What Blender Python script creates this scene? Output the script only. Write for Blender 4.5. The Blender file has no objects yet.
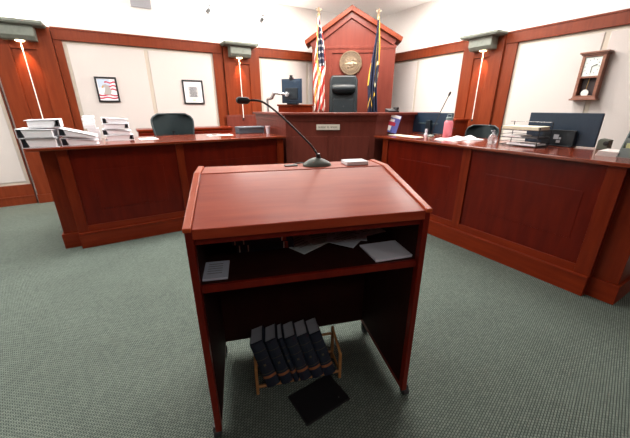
import bpy, math, random
from mathutils import Vector, Matrix
C = bpy.context
S = C.scene
COL = S.collection
PI = math.pi
R = math.radians
random.seed(7)

# ------------------------------------------------------------------ camera
cd = bpy.data.cameras.new('camera')
cam = bpy.data.objects.new('camera', cd)
COL.objects.link(cam)
cam.location = (0, 0, 1.5)
cam.rotation_euler = (R(90 - 20.164), 0, 0)
cd.sensor_width = 36
cd.lens = 305 / 630 * 36
cd.clip_start = 0.02
S.camera = cam

# ------------------------------------------------------------------ world
w = bpy.data.worlds.new('world')
S.world = w
w.use_nodes = True
w.node_tree.nodes['Background'].inputs[0].default_value = (0.8, 0.9, 1.0, 1)
w.node_tree.nodes['Background'].inputs[1].default_value = 0.3

AL, AR = R(31), R(-59)          # directions of the two main walls


def Lw(s, n, z=0.0):             # along / away-from-room on the left wall system
    return (s * math.cos(AL) - n * math.sin(AL), s * math.sin(AL) + n * math.cos(AL), z)


def Rw(s, n, z=0.0):
    return (s * math.cos(AR) - n * math.sin(AR), s * math.sin(AR) + n * math.cos(AR), z)


# ------------------------------------------------------------------ lights
def area(name, loc, sx, sy, power, col=(1, 1, 1), rot=(0, 0, 0)):
    l = bpy.data.lights.new(name, 'AREA')
    l.shape = 'RECTANGLE'
    l.size, l.size_y, l.energy, l.color = sx, sy, power, col
    o = bpy.data.objects.new(name, l)
    COL.objects.link(o)
    o.location = loc
    o.rotation_euler = rot
    return o


CEIL = 3.46
for (s, n, p) in [(-2.6, 4.3, 62), (-0.4, 4.3, 58), (1.8, 4.3, 66), (3.9, 4.3, 82), (3.9, 2.6, 62),  (-0.2, -2.5, 26), (2.6, -2.5, 20), (-0.4, 2.8, 20), (1.8, 2.8, 20), (-2.6, 2.8, 30)]:  # ceiling lamps, plus an added front fill pair behind the camera
    area('ceiling_and_fill_lamp', Lw(s, n, CEIL - 0.02), 1.2, 0.6, p, (1.0, 0.97, 0.93), (0, 0, AL))
area('dais_fill_light', Lw(3.2, 4.9, CEIL - 0.02), 1.2, 0.6, 95, (1.0, 0.91, 0.80), (0, 0, AL))  # added warm fill to brighten the corner behind the bench, no known fixture
S.view_settings.view_transform = 'Standard'
S.view_settings.look = 'None'
S.view_settings.gamma = 1
S.view_settings.use_curve_mapping = False
S.view_settings.exposure = 0.08


# ------------------------------------------------------------------ materials
def mat(name, col, rough=0.5, metal=0.0, coat=0.0, emit=None, estr=0.0, alpha=1.0, spec=0.5, trans=0.0):
    m = bpy.data.materials.new(name)
    m.use_nodes = True
    b = m.node_tree.nodes['Principled BSDF']
    b.inputs['Base Color'].default_value = (*col, 1)
    b.inputs['Roughness'].default_value = rough
    b.inputs['Metallic'].default_value = metal
    b.inputs['Coat Weight'].default_value = coat
    b.inputs['Coat Roughness'].default_value = 0.15
    b.inputs['Specular IOR Level'].default_value = spec
    b.inputs['Transmission Weight'].default_value = trans
    if emit:
        b.inputs['Emission Color'].default_value = (*emit, 1)
        b.inputs['Emission Strength'].default_value = estr
    return m


def noisy(name, c1, c2, scale=(1, 1, 1), ns=8.0, rough=0.5, bump=0.0, coat=0.0, spec=0.5, detail=4, rrange=None, dist=0.3):
    if name.startswith('cherry'):
        coat, spec = coat * 0.25, 0.16
    m = mat(name, c1, rough, coat=coat, spec=spec)
    t = m.node_tree
    b = t.nodes['Principled BSDF']
    tc = t.nodes.new('ShaderNodeTexCoord')
    mp = t.nodes.new('ShaderNodeMapping')
    mp.inputs['Scale'].default_value = scale
    n = t.nodes.new('ShaderNodeTexNoise')
    n.inputs['Scale'].default_value = ns
    n.inputs['Detail'].default_value = detail
    n.inputs['Distortion'].default_value = dist
    r = t.nodes.new('ShaderNodeValToRGB')
    r.color_ramp.elements[0].position = 0.3
    r.color_ramp.elements[1].position = 0.72
    r.color_ramp.elements[0].color = (*c1, 1)
    r.color_ramp.elements[1].color = (*c2, 1)
    L = t.links.new
    L(tc.outputs['Object'], mp.inputs['Vector'])
    L(mp.outputs[0], n.inputs['Vector'])
    L(n.outputs[0], r.inputs[0])
    L(r.outputs[0], b.inputs['Base Color'])
    if bump:
        bp = t.nodes.new('ShaderNodeBump')
        bp.inputs['Strength'].default_value = bump
        bp.inputs['Distance'].default_value = 0.004
        L(n.outputs[0], bp.inputs['Height'])
        L(bp.outputs[0], b.inputs['Normal'])
    return m


# cherry woods: grain runs along z (vertical) or along x (rails, tops)
WV = noisy('cherry_vertical_grain', (0.125, 0.0120, 0.0030), (0.185, 0.022, 0.005), (9, 9, 0.9), 3.0, 0.33, 0.0, 0.25)
WH = noisy('cherry_horizontal_grain', (0.145, 0.0145, 0.0033), (0.210, 0.025, 0.0055), (0.9, 9, 9), 3.0, 0.33, 0.0, 0.25)
WP = noisy('cherry_dark_panel', (0.085, 0.0050, 0.0018), (0.125, 0.0085, 0.0025), (5, 5, 0.8), 3.0, 0.30, 0.0, 0.3)
WO = noisy('cherry_wall_frame', (0.150, 0.026, 0.0090), (0.205, 0.039, 0.013), (8, 8, 0.8), 3.0, 0.35, 0.0, 0.2)
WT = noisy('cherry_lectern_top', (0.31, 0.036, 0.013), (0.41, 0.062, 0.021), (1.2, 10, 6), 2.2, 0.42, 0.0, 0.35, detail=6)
WDT = noisy('court_desk_top', (0.15, 0.022, 0.008), (0.21, 0.035, 0.012), (0.9, 9, 9), 3.0, 0.16, 0.0, 0.2)
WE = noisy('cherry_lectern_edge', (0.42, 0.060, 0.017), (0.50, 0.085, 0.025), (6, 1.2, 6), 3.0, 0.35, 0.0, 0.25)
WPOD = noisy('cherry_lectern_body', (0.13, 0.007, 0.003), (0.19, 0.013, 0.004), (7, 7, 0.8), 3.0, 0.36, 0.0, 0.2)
WB = noisy('cherry_bench', (0.135, 0.031, 0.022), (0.175, 0.042, 0.030), (7, 7, 0.9), 2.5, 0.30, 0.0, 0.35)
WSHADE = noisy('lectern_interior_shade', (0.022, 0.005, 0.004), (0.032, 0.007, 0.005), (3, 3, 0.8), 3.0, 0.7, spec=0.12)  # lectern wood with the shade of its inside put into the colour
OAK = noisy('golden_oak', (0.36, 0.16, 0.05), (0.48, 0.24, 0.08), (3, 3, 12), 4.0, 0.45)
CLK = noisy('clock_walnut', (0.17, 0.06, 0.035), (0.26, 0.10, 0.055), (3, 3, 12), 4.0, 0.4)
PLAST = noisy('white_plaster', (0.86, 0.84, 0.82), (0.89, 0.87, 0.85), (1, 1, 1), 30, 0.9, 0.05)
CEILM = noisy('ceiling_paint', (0.88, 0.87, 0.86), (0.91, 0.90, 0.89), (1, 1, 1), 30, 0.9, 0.05)
FABW = noisy('wall_fabric', (0.60, 0.55, 0.525), (0.63, 0.58, 0.555), (1, 1, 1), 90, 0.92, 0.15)
FABS = noisy('wall_fabric_edge', (0.53, 0.475, 0.40), (0.56, 0.505, 0.43), (1, 1, 1), 90, 0.92, 0.15)
BLK = mat('black_plastic', (0.012, 0.013, 0.015), 0.4)
BLKM = noisy('black_mesh', (0.006, 0.012, 0.014), (0.011, 0.020, 0.022), (1, 1, 1), 120, 0.75, 0.3, spec=0.25)
NAVYL = noisy('navy_leather', (0.003, 0.006, 0.008), (0.005, 0.010, 0.013), (1, 1, 1), 14, 0.42, 0.4, 0.0, spec=0.35)
MON = noisy('monitor_shell', (0.008, 0.025, 0.052), (0.011, 0.032, 0.064), (1, 1, 1), 60, 0.42)
MOND = mat('monitor_dark', (0.008, 0.014, 0.02), 0.35)
GREYM = noisy('sage_metal', (0.155, 0.175, 0.145), (0.20, 0.22, 0.185), (1, 1, 1), 20, 0.55)
MICG = noisy('grey_green_plastic', (0.085, 0.10, 0.085), (0.11, 0.125, 0.105), (1, 1, 1), 40, 0.5)
PAPER = noisy('white_paper', (0.88, 0.88, 0.91), (0.91, 0.91, 0.94), (1, 1, 1), 20, 0.8)
WHITE = mat('white_vinyl', (0.90, 0.91, 0.95), 0.45)
GREYP = mat('grey_print', (0.13, 0.135, 0.15), 0.8)
SILV = mat('silver', (0.55, 0.56, 0.58), 0.25, 0.9)
BRASS = mat('brass', (0.70, 0.48, 0.16), 0.28, 0.9)
BRONZE = noisy('aged_bronze', (0.10, 0.065, 0.038), (0.19, 0.13, 0.075), (1, 1, 1), 25, 0.45, 0.6)
BRONZD = mat('dark_bronze', (0.09, 0.06, 0.04), 0.5, 0.4)
PINK = mat('pink_enamel', (0.78, 0.22, 0.27), 0.35)
CLEAR = mat('clear_plastic', (0.85, 0.9, 0.95), 0.1, trans=0.75)
GLASS = mat('glass', (0.95, 0.97, 0.97), 0.03, trans=1.0)
CREAM = mat('cream_paper', (0.80, 0.77, 0.60), 0.7)
NAVYB = noisy('navy_buckram', (0.008, 0.014, 0.030), (0.012, 0.021, 0.040), (1, 1, 1), 60, 0.45, 0.2)
PAGES = noisy('page_block', (0.50, 0.52, 0.58), (0.60, 0.62, 0.68), (1, 60, 1), 8, 0.85)
COPPER = mat('copper_foil', (0.36, 0.14, 0.06), 0.5, 0.2)
REDL = mat('red_label', (0.32, 0.05, 0.02), 0.5)
FRED = mat('flag_red', (0.50, 0.03, 0.02), 0.7)
FWHT = mat('flag_white', (0.80, 0.74, 0.68), 0.7)
FBLU = mat('flag_navy', (0.005, 0.009, 0.034), 0.7)
FGLD = mat('gold_fringe', (0.72, 0.42, 0.05), 0.6)
LAMP = mat('lamp_lens', (1, 0.9, 0.7), 0.4, emit=(1.0, 0.80, 0.50), estr=7)
RODM = mat('light_rod', (0.9, 0.88, 0.86), 0.3, emit=(1.0, 0.86, 0.80), estr=0.35)
ORNG = mat('sepia_print', (0.50, 0.36, 0.26), 0.6)
BLUP = mat('blue_print', (0.07, 0.09, 0.40), 0.5)
REDP = mat('red_print', (0.50, 0.03, 0.07), 0.5)
SKYP = mat('pale_blue_print', (0.50, 0.60, 0.74), 0.6)
PLATE = mat('plate_cream', (0.78, 0.72, 0.62), 0.5)
INK = mat('dark_ink', (0.06, 0.05, 0.05), 0.6)
FACEM = mat('clock_face', (0.72, 0.78, 0.74), 0.5)
RUB = mat('rubber', (0.02, 0.022, 0.026), 0.6)


def carpet_mat():
    m = mat('woven_carpet', (0.1, 0.15, 0.13), 0.95, spec=0.15)
    t = m.node_tree
    N = t.nodes.new
    L = t.links.new
    b = t.nodes['Principled BSDF']
    tc = N('ShaderNodeTexCoord')
    mp = N('ShaderNodeMapping')
    mp.inputs['Rotation'].default_value = (0, 0, R(-14))
    br = N('ShaderNodeTexBrick')
    br.offset = 0.5
    br.inputs['Scale'].default_value = 1.0
    br.inputs['Brick Width'].default_value = 0.0185
    br.inputs['Row Height'].default_value = 0.0120
    br.inputs['Mortar Size'].default_value = 0.0026
    br.inputs['Mortar Smooth'].default_value = 0.9
    br.inputs['Bias'].default_value = -0.1
    br.inputs['Color1'].default_value = (0.285, 0.345, 0.295, 1)
    br.inputs['Color2'].default_value = (0.205, 0.255, 0.22, 1)
    br.inputs['Mortar'].default_value = (0.045, 0.062, 0.058, 1)
    nz = N('ShaderNodeTexNoise')
    nz.inputs['Scale'].default_value = 260
    nz.inputs['Detail'].default_value = 2
    nz2 = N('ShaderNodeTexNoise')
    nz2.inputs['Scale'].default_value = 2.2
    mx = N('ShaderNodeMix')
    mx.data_type = 'RGBA'
    mx.blend_type = 'MULTIPLY'
    mx.inputs[0].default_value = 0.55
    mx2 = N('ShaderNodeMix')
    mx2.data_type = 'RGBA'
    mx2.blend_type = 'MULTIPLY'
    mx2.inputs[0].default_value = 0.25
    bp = N('ShaderNodeBump')
    bp.inputs['Strength'].default_value = 0.7
    bp.inputs['Distance'].default_value = 0.003
    inv = N('ShaderNodeMath')
    inv.operation = 'SUBTRACT'
    inv.inputs[0].default_value = 1.0
    L(tc.outputs['Object'], mp.inputs['Vector'])
    L(mp.outputs[0], br.inputs['Vector'])
    L(tc.outputs['Object'], nz.inputs['Vector'])
    L(tc.outputs['Object'], nz2.inputs['Vector'])
    L(br.outputs['Color'], mx.inputs[6])
    L(nz.outputs[0], mx.inputs[7])
    L(mx.outputs[2], mx2.inputs[6])
    L(nz2.outputs[0], mx2.inputs[7])
    L(mx2.outputs[2], b.inputs['Base Color'])
    L(br.outputs['Fac'], inv.inputs[1])
    L(inv.outputs[0], bp.inputs['Height'])
    L(bp.outputs[0], b.inputs['Normal'])
    return m


CARPET = carpet_mat()


# ------------------------------------------------------------------ mesh helpers
class MB:
    def __init__(s):
        s.v, s.f, s.mi, s.m = [], [], [], 0

    def add(s, vs, fs, M=None):
        k = len(s.v)
        for p in vs:
            p = Vector(p)
            s.v.append(M @ p if M else p)
        for f in fs:
            s.f.append([k + i for i in f])
            s.mi.append(s.m)
        return s

    def box(s, x0, x1, y0, y1, z0, z1, M=None):
        vs = [(x0, y0, z0), (x1, y0, z0), (x1, y1, z0), (x0, y1, z0), (x0, y0, z1), (x1, y0, z1), (x1, y1, z1), (x0, y1, z1)]
        return s.add(vs, [(0, 3, 2, 1), (4, 5, 6, 7), (0, 1, 5, 4), (1, 2, 6, 5), (2, 3, 7, 6), (3, 0, 4, 7)], M)

    def tube(s, p, r, n=12, M=None, caps=True):
        """tube through points p, r radius or list"""
        p = [Vector(q) for q in p]
        rs = r if isinstance(r, (list, tuple)) else [r] * len(p)
        vs, fs = [], []
        up = None
        for i, q in enumerate(p):
            d = (p[min(i + 1, len(p) - 1)] - p[max(i - 1, 0)]).normalized()
            if up is None:
                a = Vector((0, 0, 1)) if abs(d.z) < 0.9 else Vector((1, 0, 0))
                up = d.cross(a).normalized()
            up = (up - d * up.dot(d)).normalized()
            b = d.cross(up)
            for j in range(n):
                t = 2 * PI * j / n
                vs.append(q + (up * math.cos(t) + b * math.sin(t)) * rs[i])
        for i in range(len(p) - 1):
            for j in range(n):
                k = (j + 1) % n
                fs.append((i * n + j, i * n + k, (i + 1) * n + k, (i + 1) * n + j))
        if caps:
            fs.append(tuple(range(n))[::-1])
            fs.append(tuple(range((len(p) - 1) * n, len(p) * n)))
        return s.add(vs, fs, M)

    def lathe(s, prof, n=24, M=None):
        """profile list of (r, z) bottom to top"""
        vs, fs = [], []
        for (r, z) in prof:
            for j in range(n):
                t = 2 * PI * j / n
                vs.append((r * math.cos(t), r * math.sin(t), z))
        m = len(prof)
        for i in range(m - 1):
            for j in range(n):
                k = (j + 1) % n
                fs.append((i * n + j, i * n + k, (i + 1) * n + k, (i + 1) * n + j))
        fs.append(tuple(range(n))[::-1])
        fs.append(tuple(range((m - 1) * n, m * n)))
        return s.add(vs, fs, M)

    def prism(s, poly, a, b, axis='z', M=None):
        """poly: 2-D outline (ccw), extruded from a to b along axis"""
        n = len(poly)

        def P(p, h):
            if axis == 'z':
                return (p[0], p[1], h)
            if axis == 'y':
                return (p[0], h, p[1])
            return (h, p[0], p[1])
        vs = [P(p, a) for p in poly] + [P(p, b) for p in poly]
        fs = [tuple(range(n))[::-1], tuple(range(n, 2 * n))]
        for i in range(n):
            k = (i + 1) % n
            fs.append((i, k, n + k, n + i))
        return s.add(vs, fs, M)

    def build(s, name, mats, parent=None, loc=(0, 0, 0), rz=0.0, bevel=0.0, smooth=False, seg=2):
        me = bpy.data.meshes.new(name)
        me.from_pydata([tuple(v) for v in s.v], [], s.f)
        if not isinstance(mats, (list, tuple)):
            mats = [mats]
        for m in mats:
            me.materials.append(m)
        me.polygons.foreach_set('material_index', s.mi)
        import bmesh
        bm = bmesh.new()
        bm.from_mesh(me)
        bmesh.ops.recalc_face_normals(bm, faces=bm.faces)
        bm.to_mesh(me)
        bm.free()
        if smooth:
            me.polygons.foreach_set('use_smooth', [True] * len(me.polygons))
            try:
                me.set_sharp_from_angle(angle=R(40))
            except Exception:
                pass
        me.update()
        o = bpy.data.objects.new(name, me)
        COL.objects.link(o)
        o.location = loc
        o.rotation_euler = (0, 0, rz)
        if parent:
            o.parent = parent
        if bevel:
            b = o.modifiers.new('bevel', 'BEVEL')
            b.width = bevel
            b.segments = seg
            b.limit_method = 'ANGLE'
            b.angle_limit = R(40)
        return o


def thing(name, label, cat, loc=(0, 0, 0), rz=0.0, group=None):
    o = bpy.data.objects.new(name, None)
    COL.objects.link(o)
    o.location = loc
    o.rotation_euler = (0, 0, rz)
    o.empty_display_size = 0.1
    tag(o, label, cat, group)
    return o


def tag(o, label, cat, group=None):
    o['label'] = label
    o['category'] = cat
    if group:
        o['group'] = group
    return o


def struct(o):
    o['kind'] = 'structure'
    return o


def box(x0, x1, y0, y1, z0, z1):
    return MB().box(x0, x1, y0, y1, z0, z1)


def copy_tree(o, parent=None):
    c = o.copy()
    COL.objects.link(c)
    if parent:
        c.parent = parent
        c.matrix_parent_inverse = o.matrix_parent_inverse.copy()
    for ch in [x for x in bpy.data.objects if x.parent == o]:
        copy_tree(ch, c)
    return c


# ------------------------------------------------------------------ room shell (left-wall axes: s along, n away)
SX0, SX1, N0, N1 = -4.2, 5.60, -3.2, 6.62
# in left-wall axes, the right wall is the plane s = SX1
struct(box(SX0 - .2, SX1 + .2, N0 - .2, N1 + .2, -0.12, 0.0).build('floor', CARPET, rz=AL))
struct(box(SX0 - .2, SX1 + .2, N0 - .2, N1 + .2, CEIL, CEIL + .12).build('ceiling', CEILM, rz=AL))
struct(box(SX0 - .2, SX1 + .2, N1, N1 + .15, 0, CEIL).build('wall_left', PLAST, rz=AL))
struct(box(SX1 + .02, SX1 + .17, N0, N1, 0, CEIL).build('wall_right', PLAST, rz=AL))
struct(box(SX0 - .2, SX1 + .2, N0 - .15, N0, 0, CEIL).build('wall_back', WP, rz=AL))
struct(box(SX0 - .17, SX0, N0, N1, 0, CEIL).build('wall_side', PLAST, rz=AL))

WPL, WPR = 6.60, 5.60          # wall planes for each system
tn = [0]


def trim(mb, m, f, bevel=0.004):
    tn[0] += 1
    return struct(mb.build('trim_%d' % tn[0], m, rz=f, bevel=bevel))


def bay(f, W, x0, x1, seams, sl=.13, sr=.13):
    """wood framed fabric bay on a wall: x0..x1 fabric extents, stiles sl / sr wide at its sides"""
    z0, z1 = 0.32, 2.46
    a = MB()
    a.box(x0 - sl, x1 + sr, W - 0.055, W + 0.03, z1, 2.62)          # top rail
    a.box(x0 - sl, x1 + sr, W - 0.065, W + 0.03, 2.605, 2.63)       # small cap moulding
    trim(a, WO, f)
    a = MB().box(x0 - sl, x1 + sr, W - 0.045, W + 0.03, 0.14, z0)
    trim(a, WO, f)
    a = MB()
    a.box(x0 - sl, x0, W - 0.045, W + 0.03, z0, z1)
    a.box(x1, x1 + sr, W - 0.045, W + 0.03, z0, z1)
    trim(a, WO, f)
    a = MB().box(x0, x1, W - 0.010, W + 0.025, z0, z1)
    trim(a, FABS, f, 0)
    edges = [x0 + 0.045] + [v for s_ in seams for v in (s_ - 0.03, s_ + 0.03)] + [x1 - 0.045]
    for i in range(0, len(edges), 2):
        a = MB().box(edges[i], edges[i + 1], W - 0.022, W - 0.008, z0 + 0.045, z1 - 0.045)
        trim(a, FABW, f, 0.006)
    b = MB()
    b.box(x0 - sl, x1 + sr, W - 0.06, W + 0.03, 0.0, 0.13)
    b.box(x0 - sl, x1 + sr, W - 0.068, W + 0.03, 0.125, 0.142)
    return b


bn = struct(bay(AL, WPL, -0.585, 1.685, [0.55], .105, .18).build('baseboard_left', WO, rz=AL, bevel=.003))
struct(bay(AL, WPL, -3.70, -1.47, [-2.58], .13, .015).build('baseboard_far_left', WO, rz=AL, bevel=.003))
struct(bay(AL, WPL, 2.61, 4.9, [3.75], .015, .13).build('baseboard_rear_left', WO, rz=AL, bevel=.003))
struct(bay(AR, WPR, -3.04, -0.80, [-1.93], .19, .13).build('baseboard_right', WO, rz=AR, bevel=.003))
struct(bay(AR, WPR, -6.25, -3.955, [-5.05], .13, .015).build('baseboard_rear_right', WO, rz=AR, bevel=.003))
struct(bay(AR, WPR, 0.20, 2.40, [1.3]).build('baseboard_far_right', WO, rz=AR, bevel=.003))


def pier(f, W, c):
    """projecting wood pier between bays with a recessed centre channel"""
    h = 0.36
    a = MB()
    a.box(c - h, c + h, W - 0.06, W + 0.03, 0, 2.62)
    trim(a, WV if False else WO, f)
    a = MB()
    a.box(c - h, c - 0.145, W - 0.085, W - 0.055, 0.14, 2.60)
    a.box(c + 0.145, c + h, W - 0.085, W - 0.055, 0.14, 2.60)
    a.box(c - 0.145, c + 0.145, W - 0.085, W - 0.055, 2.30, 2.60)
    a.box(c - h - 0.01, c + h + 0.01, W - 0.10, W - 0.05, 0.0, 0.14)
    trim(a, WO, f)


pier(AL, WPL, -1.055)
pier(AL, WPL, 2.235)
pier(AR, WPR, -3.59)
pier(AR, WPR, -0.30)


def sconce(f, W, c, label, pos):
    """sage metal wall light: cap plate, box body, lens and thin white rod"""
    base = pos(c, W, 0)
    t = thing('wall_sconce', label, 'wall light', base, f, 'sage green sconces on the wood piers')
    a = MB()
    a.box(-0.33, 0.33, -0.36, -0.05, 2.60, 2.64)
    a.box(-0.315, 0.315, -0.345, -0.05, 2.585, 2.601)
    a.build('cap', GREYM, t, bevel=.006)
    a = MB()
    a.prism([(-0.05, 2.587), (-0.27, 2.587), (-0.27, 2.45), (-0.22, 2.40), (-0.05, 2.40)], -0.20, 0.20, 'x')
    a.build('housing', GREYM, t, bevel=.006)
    a = MB().lathe([(0.04, 2.385), (0.055, 2.39), (0.055, 2.402)], 20, Matrix.Translation((0, -0.14, 0)))
    a.build('lens', LAMP, t, smooth=True)
    a = MB().tube([(0, -0.12, 2.385), (0, -0.12, 1.29)], 0.0068, 10)
    r = a.build('light_rod', RODM, t, smooth=True)
    r['label'] = 'thin white rod'
    a = MB().tube([(0, -0.12, 1.292), (0, -0.12, 1.255)], [0.014, 0.017], 12)
    a.build('rod_tip', BLK, t, smooth=True)
    p = pos(c, W - 0.14, 2.375)
    l = bpy.data.lights.new('sconce_spot', 'SPOT')
    l.energy = 75
    l.color = (1.0, 0.50, 0.20)
    l.spot_size = R(60)
    l.spot_blend = 0.9
    l.shadow_soft_size = 0.03
    o = bpy.data.objects.new('sconce_spot', l)
    COL.objects.link(o)
    o.location = p
    q = Vector(pos(c, W + 0.02, 1.2)) - Vector(p)
    o.rotation_euler = q.to_track_quat('-Z', 'Y').to_euler()
    area('sconce_uplight', pos(c, W - 0.22, 2.66), 0.5, 0.12, 62, (1, 0.93, 0.84), (PI, 0, f))
    return t


sconce(AL, WPL, -1.06, 'sage metal wall light on the pier above the white binders at far left', Lw)
sconce(AL, WPL, 2.165, 'sage metal wall light between the two left wall bays, near the monitor arm', Lw)
sconce(AR, WPR, -3.545, 'sage metal wall light on the right wall pier, left of the pendulum clock', Rw)

# ------------------------------------------------------------------ wall fittings
a = MB()
a.box(-.15, .15, -.03, 0, 0, .14)
for k in range(5):
    a.box(-.14, .14, -.036, -.028, .012 + k * .026, .022 + k * .026)
o = a.build('wall_vent', mat('vent_grey', (.42, .43, .47), .6), loc=Lw(.60, 6.618, 3.05), rz=AL)
tag(o, 'small grey louvred vent high on the white left wall', 'vent')


def wcam(loc, f, label):
    t = thing('security_camera', label, 'security camera', loc, f, 'security cameras on the upper left wall')
    MB().box(-.03, .03, -.02, 0, -.03, .03).build('bracket', SILV, t, bevel=.004)
    MB().tube([(0, -.02, .0), (.0, -.06, 0), (-.02, -.09, -.03)], .012, 8).build('arm', SILV, t, smooth=True)
    MB().tube([(-.05, -.10, -.075), (0.0, -.09, -.02)], [.035, .03], 14).build('body', BLK, t, smooth=True)
    MB().lathe([(.002, -.018), (.017, -.012), (.02, 0), (.017, .012), (.002, .018)], 12,
               Matrix.Translation((.022, -.06, .05))).build('sensor', BLK, t, smooth=True)


wcam(Lw(1.70, 6.618, 3.17), AL, 'small black camera on the upper left wall, nearer the grey vent')
wcam(Lw(2.72, 6.618, 3.15), AL, 'small black camera on the upper left wall, nearer the gabled bench backing')


def picture(s, z, w, h, label, kind):
    t = thing('framed_picture', label, 'picture', Lw(s, 6.575, z), AL)
    a = MB()
    b = 0.026
    a.box(-w / 2, w / 2, -.025, 0, h / 2 - b, h / 2)
    a.box(-w / 2, w / 2, -.025, 0, -h / 2, -h / 2 + b)
    a.box(-w / 2, -w / 2 + b, -.025, 0, -h / 2 + b, h / 2 - b)
    a.box(w / 2 - b, w / 2, -.025, 0, -h / 2 + b, h / 2 - b)
    a.build('frame', BLK, t, bevel=.002)
    W, H = w / 2 - b, h / 2 - b
    a = MB()
    if kind == 'flag':
        a.box(-W, W, -.012, -.002, -H, H)
        a.m = 1                                     # pale sky
        a.box(-W + .01, W * .4, -.0135, -.012, H * .15, H - .01)
        a.m = 2                                     # soft wavy stripes and a pale bird-like shape
        for k, zz in enumerate([.62, .3, -.02, -.55, -.8]):
            n = 10
            x0 = -.2 if k < 3 else -1
            top = [(W * (x0 + (1 - x0) * i / n), H * (zz + .10 + .05 * math.sin(i * .9 + k))) for i in range(n + 1)]
            bot = [(p[0], p[1] - H * .13) for p in top][::-1]
            a.prism(bot[::-1] + top[::-1], -.0150, -.0136, 'y')
        a.m = 3
        a.prism([(W * x_, H * z_) for x_, z_ in [(-.5, -.45), (.25, -.5), (.45, -.1), (.25, .3), (-.1, .5), (-.45, .42), (-.55, .25), (-.2, .2), (-.3, -.1)]],
                -.0165, -.0151, 'y')
        a.m = 4
        a.prism([(W * x_, H * z_) for x_, z_ in [(-.58, .25), (-.4, .38), (-.35, .22), (-.55, .12)]], -.018, -.0166, 'y')
        a.build('print', [PAPER, SKYP, REDP, mat('warm_grey_print', (.42, .38, .36), .6), mat('ochre_print', (.6, .35, .08), .6)], t)
    else:
        a.box(-W, W, -.010, -.002, -H, H)
        a.m = 1
        a.box(-W * .58, W * .58, -.0115, -.010, -H * .52, H * .55)
        a.m = 2
        for k in range(9):
            zz = H * (.45 - k * .11)
            ww = W * random.uniform(.32, .5)
            x = -ww
            while x < ww:
                l_ = random.uniform(.006, .02)
                a.box(x, min(x + l_, ww), -.013, -.0116, zz - .008, zz + .008)
                x += l_ + .005
        a.m = 3
        a.box(-W * .2, W * .2, -.0125, -.010, -H * .8, -H * .72)
        a.build('print', [PAPER, mat('pale_grey_print', (.55, .55, .56), .7), GREYP, FGLD], t)


picture(-.125, 1.775, .31, .39, 'black framed print of a stars and stripes with an eagle, on the left wall', 'flag')
picture(1.25, 1.765, .37, .42, 'black framed certificate with grey text on white, above the mesh chair', 'cert')


# ------------------------------------------------------------------ platforms behind the desks
struct(box(-0.62, 5.55, 4.95, 6.52, 0.0, 0.36).build('floor_left_platform', CARPET, rz=AL))
struct(box(-6.10, -1.00, 4.00, 5.50, 0.0, 0.36).build('floor_right_platform', CARPET, rz=AR))


# ------------------------------------------------------------------ desks
def desk(f, label, pos, x0, x1, n0, depth, stiles, insets, top0, top1, endbox, end_side):
    """panelled court desk; local x along the front, y away from the room; origin at the front plane"""
    t = thing('court_desk', label, 'desk', pos(0, n0, 0), f, 'panelled cherry court desks')
    MB().box(x0, x1, 0.012, 0.10, 0.0, 1.09).build('front_panel', WP, t)
    for (p, q) in stiles:
        MB().box(p, q, -0.004, 0.012, 0.18, 1.09).build('stile', WV, t, bevel=.002)
    xs = sorted(stiles)
    for i in range(len(xs) - 1):
        for (za, zb) in ((0.18, 0.25),):
            MB().box(xs[i][1], xs[i + 1][0], -0.003, 0.012, za, zb).build('rail', WH, t, bevel=.002)
    for (p, q, z0, z1) in insets:
        MB().box(p, q, 0.009, 0.013, z0, z1).build('raised_field', WP, t, bevel=.004)
    a = MB()
    a.box(x0, x1, -0.030, 0.012, 0.0, 0.165)
    a.box(x0, x1, -0.036, 0.012, 0.163, 0.18)
    a.build('plinth', WH, t, bevel=.003)
    # return panel at the open end, set back from the front face
    e0, e1, ey = endbox
    MB().box(e0, e1, ey, depth, 0.17, 1.09).build('end_panel', WV, t, bevel=.003)
    MB().box(e0 - (.02 if end_side < 0 else 0), e1 + (.02 if end_side > 0 else 0), ey - .022, depth, 0, .17).build('end_plinth', WH, t, bevel=.003)
    MB().box(min(x0, x1), max(x0, x1), depth - .04, depth, 0.36, 1.09).build('rear_panel', WV, t)
    a = MB()
    a.box(top0, top1, -0.045, depth + .03, 1.09, 1.12)
    a.build('worktop', WDT, t, bevel=.006)
    return t


desk(AL, 'long cherry court desk on the left carrying the white binders', Lw, -0.64, 1.90, 4.04, 0.86,
     [(-0.64, -0.545), (0.485, 0.57), (1.80, 1.90)], [(-.38, .32, .42, .86), (.74, 1.62, .42, .86)], -0.86, 1.93,
     (-0.785, -0.60, 0.09), -1)
desk(AR, 'long cherry court desk on the right carrying the monitors and pink bottle', Rw, -3.27, -0.72, 3.08, 0.86,
     [(-3.27, -3.17), (-2.03, -1.935), (-0.83, -0.72)], [(-2.98, -2.17, .45, .86), (-1.75, -.93, .45, .86)], -3.42, -0.50,
     (-0.75, -0.555, 0.06), 1)

# ------------------------------------------------------------------ judge's bench and its dais
t = thing('judge_bench', 'tall cherry judges bench between the two desks, bearing a cream name plate', 'bench', (0, 0, 0))
path = [(-1.00, 5.46), (-0.415, 4.50), (0.865, 4.53), (1.95, 5.18)]


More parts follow.
